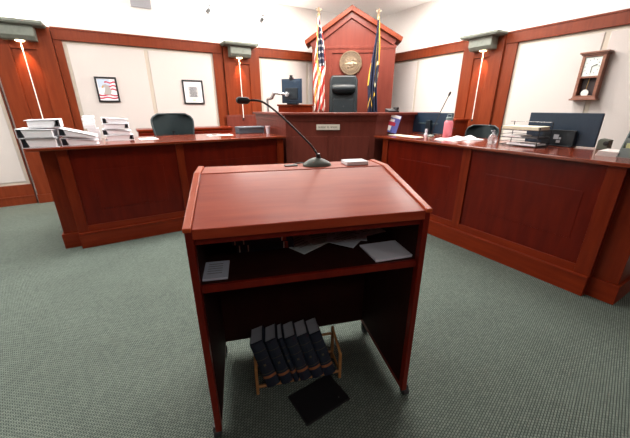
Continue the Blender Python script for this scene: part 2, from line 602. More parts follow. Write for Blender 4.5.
def wall_strip(mb, pts, o0, o1, z0, z1):
    """a strip following pts; offsets o0..o1 (positive = away from the room)"""
    P = [Vector((x, y)) for x, y in pts]
    nr = []
    for i in range(len(P)):
        d = []
        if i > 0:
            d.append((P[i] - P[i - 1]).normalized())
        if i < len(P) - 1:
            d.append((P[i + 1] - P[i]).normalized())
        ns = [Vector((-q.y, q.x)) for q in d]
        n = sum(ns, Vector((0, 0))).normalized()
        n = n / max(.3, n.dot(ns[0]))
        nr.append(n)
    a_ = [P[i] + nr[i] * o0 for i in range(len(P))]
    b_ = [P[i] + nr[i] * o1 for i in range(len(P))]
    for i in range(len(P) - 1):
        q = [a_[i], a_[i + 1], b_[i + 1], b_[i]]
        mb.prism([(v.x, v.y) for v in q], z0, z1, 'z')


a = MB()
wall_strip(a, path, 0.0, 0.05, 0, 1.39)
a.build('front_panel', WB, t)
a = MB()
wall_strip(a, path, -0.012, 0.0, 1.315, 1.39)
a.build('frieze', WB, t, bevel=.003)
a = MB()
wall_strip(a, path, -0.06, 0.24, 1.39, 1.425)
a.build('ledge', WB, t, bevel=.006)
# raised panels on the main face
for (xa, xb) in [(-.33, .18), (.27, .78)]:
    a = MB().box(xa, xb, -.012, .002, .35, 1.10)
    a.build('raised_field', WB, t, loc=(0, 4.515, 0), rz=R(1.3), bevel=.004)
MB().box(-.30, .70, .55, 1.0, 0.45, 1.22).build('writing_desk', WV, t, loc=(0, 4.60, 0), bevel=.004)

a = MB()
a.prism([(-.98, 5.56), (-.36, 4.58), (.86, 4.62), (1.9, 5.26), (2.7, 5.75), (1.55, 7.75), (-.30, 7.15), (-1.55, 6.4)], 0.36, 0.46, 'z')
struct(a.build('floor_dais', CARPET))

# name plate on the bench
t = thing('name_plate', 'cream name plate with dark lettering on the front of the judges bench', 'sign', (0.185, 4.495, 1.232), R(1.3))
MB().box(-.165, .165, -.012, .0, -.037, .037).build('plate', PLATE, t, bevel=.002)
a = MB()
x = -.135
for k in range(14):                                   # tiny letter strokes, too small to read
    wd = random.choice([.010, .012, .014])
    if k in (6, 8):
        x += .014
    a.box(x, x + .003, -.0135, -.012, -.011, .011)
    if k % 3 != 1:
        a.box(x, x + wd, -.0135, -.012, .008, .011)
    if k % 2 == 0:
        a.box(x, x + wd, -.0135, -.012, -.0015, .0015)
        a.box(x + wd - .003, x + wd, -.0135, -.012, -.011, .009)
    else:
        a.box(x, x + wd, -.0135, -.012, -.011, -.008)
    x += wd + .006
a.build('lettering', INK, t)

# low cherry screen at the left of the bench
o = MB()
o.box(-.42, .55, .006, .020, .36, 1.325)
o.box(-.44, .56, .003, .020, 1.325, 1.345)
o = o.build('low_screen', WB, loc=Lw(2.24, 6.495, 0), rz=AL, bevel=.004)
tag(o, 'low plain cherry screen below the white rod, left of the judges bench', 'partition')

# credenzas against the walls
def credenza(pos, f, x0, x1, n0, n1, z1, label):
    t = thing('credenza', label, 'cabinet', pos((x0 + x1) / 2, n0, .36), f)
    h = (x1 - x0) / 2
    d = n1 - n0
    z = z1 - .36
    MB().box(-h, h, .02, d, 0, z - .03).build('body', WV, t, bevel=.003)
    MB().box(-h - .02, h + .02, 0, d, z - .03, z).build('top', WH, t, bevel=.004)
    for k in range(3):
        x = -h + .03 + k * (2 * h - .03) / 3
        e = MB().box(x, x + (2 * h - .12) / 3, .003, .022, .06, z - .06).build('door', WP, t, bevel=.003)
        MB().box(x + .06, x + .18, -.012, .004, z - .16, z - .15).build('handle', BLK, e)


credenza(Lw, AL, .19, 1.76, 5.98, 6.40, 1.145, 'low dark cherry cabinet along the left wall behind the mesh chair')
credenza(Rw, AR, -3.95, -3.53, 4.95, 5.35, 1.30, 'narrow cherry cabinet behind the pink bottle by the right wall')

# riser with the arm-mounted monitor
t = thing('wooden_riser', 'small cherry box top rising above the bench ledge beneath the arm monitor', 'cabinet', (-.36, 5.92, .46), R(-3))
MB().box(-.31, .31, 0, .35, 0, 1.055).build('body', WV, t, bevel=.003)
MB().box(-.33, .33, -.02, .36, 1.055, 1.085).build('top', WO, t, bevel=.004)

t = thing('arm_monitor', 'dark monitor seen from behind with webcam on silver arm, left of the flag', 'monitor', (-.41, 5.88, 1.545), R(-14))
a = MB()
a.box(-.185, .185, -.02, .02, .02, .42)
a.box(-.16, .16, -.035, -.02, .05, .39)
a.build('display', MON, t, bevel=.006)
MB().box(-.11, .12, -.06, -.03, .09, .27).build('mount_plate', MOND, t, bevel=.005)
a = MB()
a.box(-.035, .035, -.045, .025, .405, .44)
a.tube([(0, -.03, .44), (0, -.03, .475)], .028, 12)
a.build('webcam', BLK, t, bevel=.003)
a = MB()
a.tube([(-.46, -.04, -.13), (-.46, -.04, .085)], .019, 10)
a.tube([(-.46, -.04, .085), (-.36, -.08, .10)], .022, 10)
a.tube([(-.36, -.08, .10), (-.30, -.10, .19)], .03, 10)
a.tube([(-.30, -.10, .19), (-.08, -.08, .165)], .026, 10)
a.build('swing_arm', SILV, t, smooth=True)
MB().lathe([(.002, -.04), (.04, -.035), (.04, .035), (.002, .04)], 16,
           Matrix.Translation((-.06, -.085, .165)) @ Matrix.Rotation(PI / 2, 4, 'X')).build('pivot', SILV, t, smooth=True)
MB().box(-.1, .1, .0, .10, .0, .02).build('foot', MOND, t)

# ------------------------------------------------------------------ gabled backing behind the judge
PC = (0.775, 6.92)
PR = R(-5)
t = thing('bench_backing', 'tall cherry backing with a gabled top rising behind the judges chair', 'panelling', (PC[0], PC[1], 0), PR)
hw = 0.83
MB().box(-hw, hw, 0, .35, .46, 2.66).build('body', WB, t, bevel=.004)
a = MB()
a.box(-hw, -.43, -.022, 0, .46, 2.58)
a.box(.45, hw, -.022, 0, .46, 2.58)
a.box(-.43, .45, -.022, 0, 2.52, 2.58)
a.build('stile', WB, t, bevel=.004)
a = MB()
a.box(-hw - .01, hw + .01, -.035, .35, 2.60, 2.65)
a.box(-hw - .0, hw + .0, -.028, .3, 2.58, 2.60)
a.build('cornice', WB, t, bevel=.004)
ax = -.06
apex = 3.27
a = MB()
a.prism([(-hw, 2.65), (hw, 2.65), (ax + .02, apex - .08)], 0.0, .35, 'y')
a.build('gable', WB, t)
# raking boards
el, er = (-.975, 2.735), (.935, 2.765)


def rake(p, q, th, y0, y1):
    P, Q = Vector(p), Vector(q)
    return MB().prism([(P.x, P.y), (Q.x, Q.y), (Q.x, Q.y - th), (P.x, P.y - th)], y0, y1, 'y')


a = MB()
a.prism([el, (ax, apex + .045), er, (er[0] - .02, er[1] - .075), (ax, apex - .045), (el[0] + .02, el[1] - .075)], -.13, .35, 'y')
a.build('raking_cornice', WO, t, bevel=.005)
a = MB()
a.prism([(el[0] + .09, el[1] - .04), (ax, apex - .04), (er[0] - .09, er[1] - .04), (er[0] - .16, er[1] - .12), (ax, apex - .15), (el[0] + .16, el[1] - .12)], -.05, .30, 'y')
a.build('raking_moulding', WB, t, bevel=.004)

# round bronze seal
sc = Vector((0.735, 6.925))
t = thing('wall_seal', 'round bronze relief seal on the gabled backing above the judges chair', 'seal', (0.722, 6.895, 2.335), PR)
RX = Matrix.Rotation(PI / 2, 4, 'X')
MB().lathe([(.222, 0), (.226, .012), (.216, .022), (.205, .022), (.20, .012), (.05, .012)], 48, RX).build('disc', BRONZE, t, smooth=True)
a = MB()
for k in range(40):                                     # raised lettering band, unreadable at this size
    if k in (19, 20, 39, 0):
        continue
    an = 2 * PI * k / 40
    M = RX @ Matrix.Rotation(an, 4, 'Z') @ Matrix.Translation((.178, 0, .012))
    a.box(-.014, .014, -.008, -.003, 0, .006, M)
    a.box(-.014 if k % 2 else .006, .014 if k % 3 else -.006, -.004, .008, 0, .006, M)
a.build('lettering', BRONZD, t)
a = MB()
a.lathe([(.15, .010), (.150, .018), (.143, .018), (.143, .010)], 40, RX)
a.build('inner_ring', BRONZD, t, smooth=True)
a = MB()
ra = random.Random(3)
for k in range(26):                                     # central relief: hills, figure-like lumps
    x = ra.uniform(-.10, .10)
    z = ra.uniform(-.08, .07)
    r = ra.uniform(.012, .03)
    a.lathe([(r, .0), (r * .8, r * .35), (r * .3, r * .5)], 8, RX @ Matrix.Translation((x, z, .012)))
a.m = 1
a.prism([(-.13, -.02), (.13, -.02), (.11, .015), (.02, .03), (-.05, .02)], -.024, -.012, 'y')
a.build('relief', [BRONZE, mat('bright_bronze', (.50, .40, .26), .4, .3)], t, smooth=True)


# ------------------------------------------------------------------ office chairs
def task_chair(label, loc, rz):
    t = thing('task_chair', label, 'chair', loc, rz, 'mesh backed task chairs behind the desks')
    # backrest: rounded, wider at the shoulders; local +y = back side (away from sitter)
    n, m = 20, 14
    vs, fs = [], []

    def hw_(v):                                     # half width against height 0..1
        w_ = .235 + .085 * math.sin(min(1, v * 1.15) * PI * .5)
        if v > .78:
            k = (v - .78) / .22
            w_ *= math.sqrt(max(0, 1 - (k * .80) ** 2.6))
        return w_
    for side in (0, 1):
        for i in range(m + 1):
            v = i / m
            for j in range(n + 1):
                u = j / n * 2 - 1
                x = hw_(v) * u
                z = .50 + v * .56
                y = .23 + .05 * v - .05 * (1 - u * u) * -1 + (.012 if side else 0) - .03 * math.sin(v * PI)
                y += -.07 * u * u
                vs.append((x, y, z))
    K = (m + 1) * (n + 1)
    for i in range(m):
        for j in range(n):
            q = i * (n + 1) + j
            fs.append((q, q + 1, q + n + 2, q + n + 1))
            fs.append((K + q, K + q + n + 1, K + q + n + 2, K + q + 1))
    for i in range(m):
        for j in (0, n):
            q = i * (n + 1) + j
            fs.append((q, q + n + 1, K + q + n + 1, K + q))
    for j in range(n):
        for i in (0, m):
            q = i * (n + 1) + j
            fs.append((q, q + 1, K + q + 1, K + q))
    b = MB().add(vs, fs).build('backrest', BLKM, t, smooth=True)
    rim = []
    for i in range(m + 1):
        rim.append(Vector(vs[i * (n + 1) + n]))
    top = [Vector(vs[m * (n + 1) + j]) for j in range(n - 1, 0, -1)]
    lf = [Vector(vs[i * (n + 1)]) for i in range(m, -1, -1)]
    bt = [Vector(vs[j]) for j in range(1, n)]
    loop = rim + top + lf + bt + [rim[0]]
    MB().tube([p + Vector((0, .006, 0)) for p in loop], .0135, 8, caps=False).build('rim', mat('graphite', (.035, .05, .055), .4), b, smooth=True)
    a = MB()
    a.prism([(-.24, -.22), (.24, -.22), (.26, .0), (.23, .22), (-.23, .22), (-.26, .0)], .42, .475, 'z')
    a.build('seat', BLKM, t, bevel=.02, seg=3)
    for sx in (-1, 1):
        a = MB()
        a.tube([(sx * .24, .10, .44), (sx * .30, .08, .50), (sx * .30, .06, .64)], .015, 8)
        a.box(sx * .30 - .04, sx * .30 + .04, -.12, .14, .64, .665)
        a.build('armrest', BLK, t, bevel=.006)
    MB().tube([(0, .15, .40), (0, .27, .44), (0, .30, .60), (0, .285, .80)], .022, 8).build('spine', BLK, t, smooth=True)
    MB().tube([(0, 0, .10), (0, 0, .30), (0, 0, .42)], [.03, .03, .02], 12).build('column', BLK, t, smooth=True)
    for k in range(5):
        an = 2 * PI * k / 5 + .3
        c_, s_ = math.cos(an), math.sin(an)
        l = MB().tube([(0, 0, .11), (c_ * .16, s_ * .16, .10), (c_ * .29, s_ * .29, .075)], [.03, .022, .016], 8).build('base_leg', BLK, t, smooth=True)
        MB().tube([(c_ * .29 - s_ * .02, s_ * .29 + c_ * .02, .03), (c_ * .29 + s_ * .02, s_ * .29 - c_ * .02, .03)], .03, 12).build('caster', RUB, l, smooth=True)
    return t


# sitter faces the well, so the back shell (local +y) points at the wall
ch = task_chair('dark mesh backed task chair behind the left desk, below the framed certificate', Lw(.67, 5.23, .36), AL)
ch2 = copy_tree(ch)
ch.scale = (.94, 1, .98)
ch2.location = Rw(-2.74, 4.40, .36)
ch2.rotation_euler = (0, 0, AR + .12)
ch2.scale = (.74, .85, .83)
ch2['label'] = 'dark task chair behind the right desk, between pink bottle and stacked letter trays'

# judge's leather chair
t = thing('judge_chair', 'high backed dark blue leather chair behind the bench, below the bronze seal', 'chair', (0.535, 6.12, .46), R(-3))


def cushion(x0, x1, y0, y1, z0, z1, bev, M=None):
    return MB().box(x0, x1, y0, y1, z0, z1, M)


TL = Matrix.Translation((0, .10, .50)) @ Matrix.Rotation(R(-8), 4, 'X') @ Matrix.Diagonal((1, 1, 1.06, 1))
a = MB()
a.prism([(-.25, 0), (.25, 0), (.275, .45), (.27, .98), (.23, 1.06), (-.23, 1.06), (-.27, .98), (-.275, .45)], 0, .10, 'y', TL)
a.build('backrest', NAVYL, t, bevel=.035, seg=4, smooth=True)
a = MB().tube([(-.20, -.03, .83), (-.1, -.055, .815), (.1, -.055, .815), (.20, -.03, .83)], [.07, .085, .085, .07], 14, TL)
a.build('headrest', NAVYL, t, smooth=True)
a = MB()
a.box(-.20, .20, -.035, .01, .38, .66, TL)
a.build('lumbar_cushion', NAVYL, t, bevel=.03, seg=3)
MB().lathe([(.012, 0), (.012, .008), (.002, .012)], 10, TL @ Matrix.Translation((0, -.036, .52)) @ RX).build('button', BLK, t)
MB().box(-.27, .27, -.40, .14, .38, .50).build('seat', NAVYL, t, bevel=.04, seg=3)
for sx in (-1, 1):
    a = MB()
    a.box(sx * .31 - .035, sx * .31 + .035, -.28, .12, .62, .68)
    a.box(sx * .31 - .02, sx * .31 + .02, -.10, .0, .42, .62)
    a.build('armrest', NAVYL, t, bevel=.015)
MB().tube([(0, -.12, .08), (0, -.12, .38)], .03, 12).build('column', BLK, t, smooth=True)
for k in range(5):
    an = 2 * PI * k / 5 + .3
    c_, s_ = math.cos(an), math.sin(an)
    l = MB().tube([(0, -.12, .10), (c_ * .3, -.12 + s_ * .3, .075)], [.03, .018], 8).build('base_leg', BLK, t, smooth=True)
    MB().tube([(c_ * .3 - s_ * .02, -.12 + s_ * .3 + c_ * .02, .03), (c_ * .3 + s_ * .02, -.12 + s_ * .3 - c_ * .02, .03)], .03, 12).build('caster', RUB, l, smooth=True)


# ------------------------------------------------------------------ flags
def flag(kind, label, loc, ztop):
    t = thing('flag', label, 'flag', loc)
    MB().lathe([(.15, 0), (.16, .015), (.14, .04), (.05, .07), (.03, .10)], 24).build('stand', BRASS, t, smooth=True)
    MB().tube([(0, 0, .08), (0, 0, ztop)], .013, 10).build('pole', BRASS, t, smooth=True)
    e = MB()
    e.lathe([(.028, ztop - .005), (.03, ztop + .01), (.012, ztop + .03), (.008, ztop + .05)], 12)
    # spread eagle on top
    e.tube([(0, 0, ztop + .04), (0, -.008, ztop + .075), (0, -.02, ztop + .115)], [.016, .022, .012], 8)
    for sx in (-1, 1):
        e.prism([(0, ztop + .055), (sx * .025, ztop + .095), (sx * .06, ztop + .09), (sx * .05, ztop + .07), (sx * .025, ztop + .05)], -.006, .006, 'y')
    e.build('finial', BRONZE, t, smooth=True)
    H = ztop - .06
    n, m = 44, 90
    vs = []
    for i in range(m + 1):
        v = i / m                                   # 0 top .. 1 bottom
        if kind == 'us':
            w_ = .05 + .17 * min(1, v / .5) ** .8
            x0 = -.035 - .065 * min(1, v * 1.6)
            amp = .018 + .035 * v
            drop = 1.62
        else:
            w_ = .05 + .13 * min(1, v / .6) ** .9
            x0 = -.02 - .11 * min(1, v / .65) ** 1.2 + .06 * max(0, v - .65)
            amp = .018 + .03 * v
            drop = 1.70
        for j in range(n + 1):
            u = j / n
            x = x0 + w_ * u + .010 * math.sin(9 * v + 5 * u)
            y = -.03 + amp * math.sin(u * 3.4 * 2 * PI + 2.0 * v) + .02 * math.sin(5 * v)
            sag = .10 * abs(math.sin(u * PI * 2.2)) * v
            vs.append((x, y, H - v * drop + sag * .5))
    fs, mi = [], []
    for i in range(m):
        for j in range(n):
            q = i * (n + 1) + j
            fs.append((q, q + 1, q + n + 2, q + n + 1))
            u, v = (j + .5) / n, (i + .5) / m
            if kind == 'us':
                g = (u * 1.1 + v * 2.2)
                if v < .50 and u > .38 - .1 * v and u < .93:
                    k = 2
                    if (i % 6 < 2) and ((j + (i // 6) * 3) % 6 < 2):
                        k = 1
                elif v > .44 and v < .97 and abs(u - (.30 + .22 * math.sin(v * 13))) < .042:
                    k = 3
                else:
                    k = 0 if int(g * 4.3 + .35 * math.sin(v * 9 + u * 5)) % 2 == 0 else 1
            else:
                k = 2
                if u > .80 and v < .45:
                    k = 3
                if u < .09 and .42 < v < .66:
                    k = 3
                zz = .76 + .13 * abs(((u * 2.1) % 1) * 2 - 1)
                if abs(v - zz) < .014 and u < .75:
                    k = 3
                du, dv = (u - .78) / .20, (v - .55) / .13
                if .62 < du * du + dv * dv < 1.15:
                    k = 4
            mi.append(k)
    a = MB().add(vs, fs)
    a.mi = mi
    c = a.build('cloth', [FRED, FWHT, FBLU, FGLD, mat('flag_emblem', (.55, .50, .30), .7)], t, smooth=True)
    sol = c.modifiers.new('thick', 'SOLIDIFY')
    sol.thickness = .003
    if kind == 'us':
        a = MB().tube([(-.025, -.04, ztop - .12), (-.03, -.09, ztop - .8), (.0, -.10, ztop - 1.15)], .005, 8)
        a.build('cord', FGLD, t, smooth=True)


flag('us', 'stars and stripes flag hanging on a brass pole left of the judges chair', (0.07, 6.50, .46), 2.62)
flag('state', 'navy flag with gold fringe on a brass pole right of the judges chair', (1.16, 6.50, .46), 2.60)

# small black speaker box behind the bench ledge
t = thing('desk_phone', 'small black device on the bench ledge right of the navy flag', 'device', (1.16, 4.86, 1.425), R(20))
a = MB().prism([(-.05, 0), (.06, 0), (.06, .055), (-.05, .025)], -.09, .09, 'x')
a.build('body', BLK, t, bevel=.005)
MB().box(.045, .085, -.05, .055, .035, .075).build('handset', BLK, t, bevel=.008)


# ------------------------------------------------------------------ lectern
POD = Vector((-.477, 1.047, 0))
PA = R(13.5)


def Pw(x, y, z):
    return (POD.x + x * math.cos(PA) - y * math.sin(PA), POD.y + x * math.sin(PA) + y * math.cos(PA), z)


t = thing('lectern', 'large cherry lectern with sloped top and open shelves in the foreground', 'lectern', tuple(POD), PA)
PW = 0.985
Y0, Y1 = -.05, .56
for (xa, xb) in [(0, .028), (PW - .028, PW)]:
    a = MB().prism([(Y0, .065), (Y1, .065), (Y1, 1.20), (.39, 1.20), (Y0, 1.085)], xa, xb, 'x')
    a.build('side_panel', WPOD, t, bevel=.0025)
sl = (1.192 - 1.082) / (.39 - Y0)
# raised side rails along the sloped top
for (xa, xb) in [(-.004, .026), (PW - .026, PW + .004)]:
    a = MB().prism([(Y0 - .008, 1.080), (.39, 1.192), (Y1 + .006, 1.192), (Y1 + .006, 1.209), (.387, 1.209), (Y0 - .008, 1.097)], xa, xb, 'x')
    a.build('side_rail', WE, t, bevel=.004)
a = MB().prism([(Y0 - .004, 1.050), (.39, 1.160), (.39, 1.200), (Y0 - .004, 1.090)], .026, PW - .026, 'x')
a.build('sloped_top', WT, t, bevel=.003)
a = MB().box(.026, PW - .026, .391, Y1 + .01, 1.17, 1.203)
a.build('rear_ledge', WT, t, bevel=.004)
MB().box(.028, PW - .028, -.020, .52, .815, .845).build('shelf', WSHADE, t)
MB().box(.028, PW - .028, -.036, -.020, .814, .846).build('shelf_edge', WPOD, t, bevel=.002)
for xa in (.028, PW - .030):  # thin added skins that carry the painted shade on the inner sides
    MB().box(xa, xa + .002, -.020, .52, .846, 1.05).build('inner_shade_skin', WSHADE, t)
    MB().box(xa, xa + .002, -.018, .52, .10, .814).build('inner_shade_skin', WSHADE, t)
MB().box(.028, PW - .028, .52, .545, .09, 1.16).build('back_panel', WSHADE, t)
MB().box(.028, PW - .028, -.03, .0, 1.020, 1.052).build('front_rail', WPOD, t, bevel=.002)
for (cx_, cy_) in [(.002, -.015), (PW + .012, -.015), (.014, .50), (PW - .014, .50)]:
    c = MB().tube([(cx_, cy_ + .01, .065), (cx_, cy_ + .01, .045)], .022, 10)
    c.box(cx_ - .020, cx_ + .020, cy_ - .008, cy_ + .020, .025, .055)
    c = c.build('caster', BLK, t, bevel=.003)
    MB().tube([(cx_ - .015, cy_, .026), (cx_ + .015, cy_, .026)], .026, 16).build('wheel', RUB, c, smooth=True)

# microphone on the lectern
t = thing('gooseneck_microphone', 'long black gooseneck microphone with grey base on the lectern', 'microphone', Pw(.615, .47, 1.203), PA)
n = 22
prof = [(.085, 0), (.085, .008), (.074, .018), (.045, .032), (.022, .040)]
vs, fs = [], []
for (r, z) in prof:
    for j in range(n):
        q = 2 * PI * j / n
        vs.append((r * math.cos(q) * .92, r * math.sin(q) * .60 + (.0 if z < .02 else .012), z))
for i in range(len(prof) - 1):
    for j in range(n):
        k = (j + 1) % n
        fs.append((i * n + j, i * n + k, (i + 1) * n + k, (i + 1) * n + j))
fs.append(tuple(range(n))[::-1])
fs.append(tuple(range((len(prof) - 1) * n, len(prof) * n)))
MB().add(vs, fs).build('base', MICG, t, smooth=True)
MB().tube([(.012, .012, .036), (.006, .010, .062)], [.014, .011], 12).build('socket', BLK, t, smooth=True)
pts = [(.006, .010, .055), (-.03, .008, .105), (-.10, .004, .175), (-.20, .0, .268), (-.27, -.005, .318), (-.315, -.01, .327), (-.345, -.012, .325)]
# smooth the neck
sm = []
for i in range(len(pts) - 1):
    p0 = Vector(pts[max(i - 1, 0)]); p1 = Vector(pts[i]); p2 = Vector(pts[i + 1]); p3 = Vector(pts[min(i + 2, len(pts) - 1)])
    for k in range(6):
        u = k / 6
        sm.append(.5 * ((2 * p1) + (-p0 + p2) * u + (2 * p0 - 5 * p1 + 4 * p2 - p3) * u * u + (-p0 + 3 * p1 - 3 * p2 + p3) * u ** 3))
sm.append(Vector(pts[-1]))
MB().tube(sm, .0050, 10).build('gooseneck', BLK, t, smooth=True)
MB().tube([(-.335, -.012, .326), (-.345, -.012, .325), (-.375, -.013, .326), (-.392, -.014, .327), (-.398, -.014, .327)], [.008, .0155, .0165, .014, .006], 14).build('mic_head', BLK, t, smooth=True)
MB().tube([(-.05, .04, .006), (-.075, .06, .008), (-.10, .055, .006), (-.125, .03, .005)], .0035, 8).build('cable', BLK, t, smooth=True)

o = MB().box(-.035, .035, -.018, .018, 0, .006).build('cable_grommet', BLK, loc=Pw(.475, .49, 1.203), rz=PA, bevel=.002)
tag(o, 'small flat black cable plate on the lectern left of the microphone base', 'cable plate')
t = thing('notepad', 'thick white notepad on the rear ledge of the lectern', 'notepad', Pw(.83, .47, 1.203), PA + .04)
MB().box(-.063, .063, -.045, .040, 0, .020).build('pages', PAPER, t, bevel=.003)
MB().box(-.0635, .0635, .040, .044, .0, .021).build('binding', WHITE, t)

# things on the lectern shelf
SZ = .845
t = thing('booklet', 'pale blue-grey booklet lying on the left end of the lectern shelf', 'booklet', Pw(.075, .075, SZ + .0005), PA - .03)
MB().box(-.055, .055, -.075, .075, 0, .010).build('cover', mat('booklet_cover', (.58, .65, .76), .6), t, bevel=.002)
a = MB()
for k in range(5):
    a.box(-.03, .03, .045 - k * .02, .048 - k * .02, .010, .0107)
a.build('print', GREYP, t)


def law_volume(label, x, y, z, w_, d_, h_, rot):
    t = thing('bound_volume', label, 'book', Pw(x, y, z), PA + rot)
    a = MB()
    a.box(-w_ / 2, w_ / 2, -d_ / 2, d_ / 2, 0, .004)
    a.box(-w_ / 2, w_ / 2, -d_ / 2, d_ / 2, h_ - .004, h_)
    a.box(-w_ / 2, w_ / 2, -d_ / 2, -d_ / 2 + .004, 0, h_)
    a.build('cover', NAVYB, t, bevel=.0015)
    MB().box(-w_ / 2 + .004, w_ / 2 - .004, -d_ / 2 + .004, d_ / 2 - .005, .004, h_ - .004).build('pages', PAGES, t)
    a = MB()
    a.box(-w_ / 2 + .012, -w_ / 2 + .018, -d_ / 2 - .0012, -d_ / 2, .004, h_ - .004)
    a.box(-w_ / 2 + .052, -w_ / 2 + .058, -d_ / 2 - .0012, -d_ / 2, .004, h_ - .004)
    a.box(w_ / 2 - .052, w_ / 2 - .046, -d_ / 2 - .0012, -d_ / 2, .004, h_ - .004)
    a.m = 1
    a.box(w_ / 2 - .045, w_ / 2 - .028, -d_ / 2 - .0012, -d_ / 2, .004, h_ - .004)
    a.build('spine_bands', [mat('ivory_band', (.70, .66, .58), .5), REDL], t)


law_volume('dark law volume lying flat on the lectern shelf, lower of two', .300, .33, SZ, .275, .20, .042, 0)
law_volume('dark law volume lying flat on the lectern shelf, upper of two', .285, .325, SZ + .042, .285, .20, .052, .01)


def sheet(name, mb_mats, x, y, z, w_, d_, th, rot, label, lines=True, curl=0.0, group=None):
    """slightly curled sheet or thin bundle"""
    n = 8
    vs, fs = [], []
    for lay in (0, 1):
        for i in range(n + 1):
            for j in range(n + 1):
                u, v = i / n - .5, j / n - .5
                vs.append((u * w_, v * d_, lay * th + curl * (abs(u) * 2) ** 3 * (.5 + v) + .0005))
    K = (n + 1) ** 2
    for i in range(n):
        for j in range(n):
            q = i * (n + 1) + j
            fs.append((q, q + 1, q + n + 2, q + n + 1))
            fs.append((K + q, K + q + n + 1, K + q + n + 2, K + q + 1))
    for i in range(n):
        for q, r_ in (((i * (n + 1)), (i + 1) * (n + 1)), (i * (n + 1) + n, (i + 1) * (n + 1) + n), (i, i + 1), (n * (n + 1) + i, n * (n + 1) + i + 1)):
            fs.append((q, r_, K + r_, K + q))
    m2 = MB().add(vs, fs)
    t = thing(name, label, 'paper', Pw(x, y, z), PA + rot, group)
    m2.build('sheet', mb_mats, t, smooth=False)
    if lines:
        a = MB()
        rr = random.Random(int(x * 1000))
        for k in range(7):
            a.box(-w_ * .36, w_ * rr.uniform(.0, .36), d_ * (.34 - k * .1), d_ * (.34 - k * .1) + .004, th + .0006 + curl * .02, th + .0016 + curl * .02)
        a.build('print', GREYP, t)
    return t


BLP = mat('bluish_paper', (.64, .70, .78), .7)
GRP = mat('greenish_paper', (.58, .66, .66), .7)
sheet('leaflet', GRP, .475, .29, SZ + .000, .17, .24, .004, .60, 'grey-green printed leaflet at the left of the loose papers on the shelf')
sheet('leaflet', GRP, .60, .36, SZ + .005, .19, .26, .003, .20, 'grey leaflet lying across the middle of the loose papers on the shelf')
sheet('leaflet', BLP, .76, .36, SZ + .010, .21, .27, .004, -.35, 'bluish leaflet at the back right of the loose papers on the shelf')
sheet('leaflet', PAPER, .865, .36, SZ + .0145, .14, .20, .003, .25, 'pale sheet furthest right and back among the loose papers on the shelf')
sheet('leaflet', BLP, .72, .24, SZ + .019, .15, .20, .003, -.75, 'bluish folded sheet just behind the white paper stack on the shelf', curl=.004)
t = thing('paper_stack', 'neat stack of white sheets at the right end of the lectern shelf', 'paper', Pw(.868, .083, SZ + .0005), PA + .06)
a = MB()
for k in range(4):
    dx, dy = random.uniform(-.003, .003), random.uniform(-.003, .003)
    a.box(-.105 + dx, .105 + dx, -.085 + dy, .085 + dy, k * .003, k * .003 + .0026)
a.build('sheets', mat('stack_paper', (.80, .84, .93), .7), t)

# ------------------------------------------------------------------ book rack under the lectern
t = thing('book_rack', 'small golden oak book rack standing on the carpet under the lectern', 'rack', Pw(.205, .17, 0), PA)
RW_ = .475
for sx in (0, RW_):
    a = MB()
    a.box(sx - .008, sx + .008, -.008, .008, 0, .185)
    a.box(sx - .008, sx + .008, .15, .166, 0, .24)
    a.tube([(sx, 0, .178), (sx, .158, .225)], .0085, 8)
    a.tube([(sx, 0, .045), (sx, .158, .045)], .0075, 8)
    a.build('end_frame', OAK, t, bevel=.002)
for (yy, zz) in [(0.0, .05), (.158, .05), (.158, .19)]:
    MB().tube([(0, yy, zz), (RW_, yy, zz)], .0085, 10).build('rail', OAK, t, smooth=True)


def upright_book(label, x, th, lean, h=.27, d=.185):
    # origin: bottom of the book on the rack, spine towards the camera
    t = thing('law_book', label, 'book', Pw(x + .018, .155, .060), PA, 'dark blue law books in the oak rack')
    M = Matrix.Rotation(lean, 4, 'Y') @ Matrix.Rotation(R(-14), 4, 'X')
    a = MB()
    a.box(-th / 2, -th / 2 + .003, 0, d, 0, h, M)
    a.box(th / 2 - .003, th / 2, 0, d, 0, h, M)
    # rounded spine
    n = 8
    out = [(-th / 2 + th * i / n, -.012 * math.sin(PI * i / n)) for i in range(n + 1)]
    a.prism(out + [(th / 2, .004), (-th / 2, .004)], 0, h, 'z', M)
    a.build('cover', NAVYB, t, smooth=False)
    MB().prism([(-th / 2 + .003, .004)] + [(-th / 2 + .003 + (th - .006) * i / n, -.008 * math.sin(PI * i / n) + .003) for i in range(n + 1)] +
               [(th / 2 - .003, d - .006), (-th / 2 + .003, d - .006)], .004, h - .003, 'z', M).build('pages', PAGES, t)
    a = MB()
    o2 = [(p[0], p[1] - .0012) for p in out]
    a.prism(o2 + [(th / 2 + .0005, .002), (-th / 2 - .0005, .002)], h * .20, h * .255, 'z', M)
    a.build('spine_band', COPPER, t)
    a = MB()
    for zz in (.30, .62, .80):
        a.prism(o2 + [(th / 2 + .0005, .002), (-th / 2 - .0005, .002)], h * zz, h * zz + .0022, 'z', M)
    a.box(-.006, .006, -.0145, -.012, h * .48, h * .52, M)
    a.build('spine_rules', mat('faded_gold', (.10, .085, .05), .5), t)


LN = R(-17)
bks = [(.072, .275, 'leftmost law book in the oak rack under the lectern'),
       (.064, .352, 'second law book from the left in the oak rack'),
       (.030, .405, 'thin law book, third from the left in the oak rack'),
       (.064, .458, 'fourth law book from the left, just right of the thin one'),
       (.066, .528, 'fifth law book from the left in the oak rack'),
       (.066, .600, 'rightmost law book in the oak rack under the lectern')]
for th, x, lb in bks:
    upright_book(lb, x, th, LN)

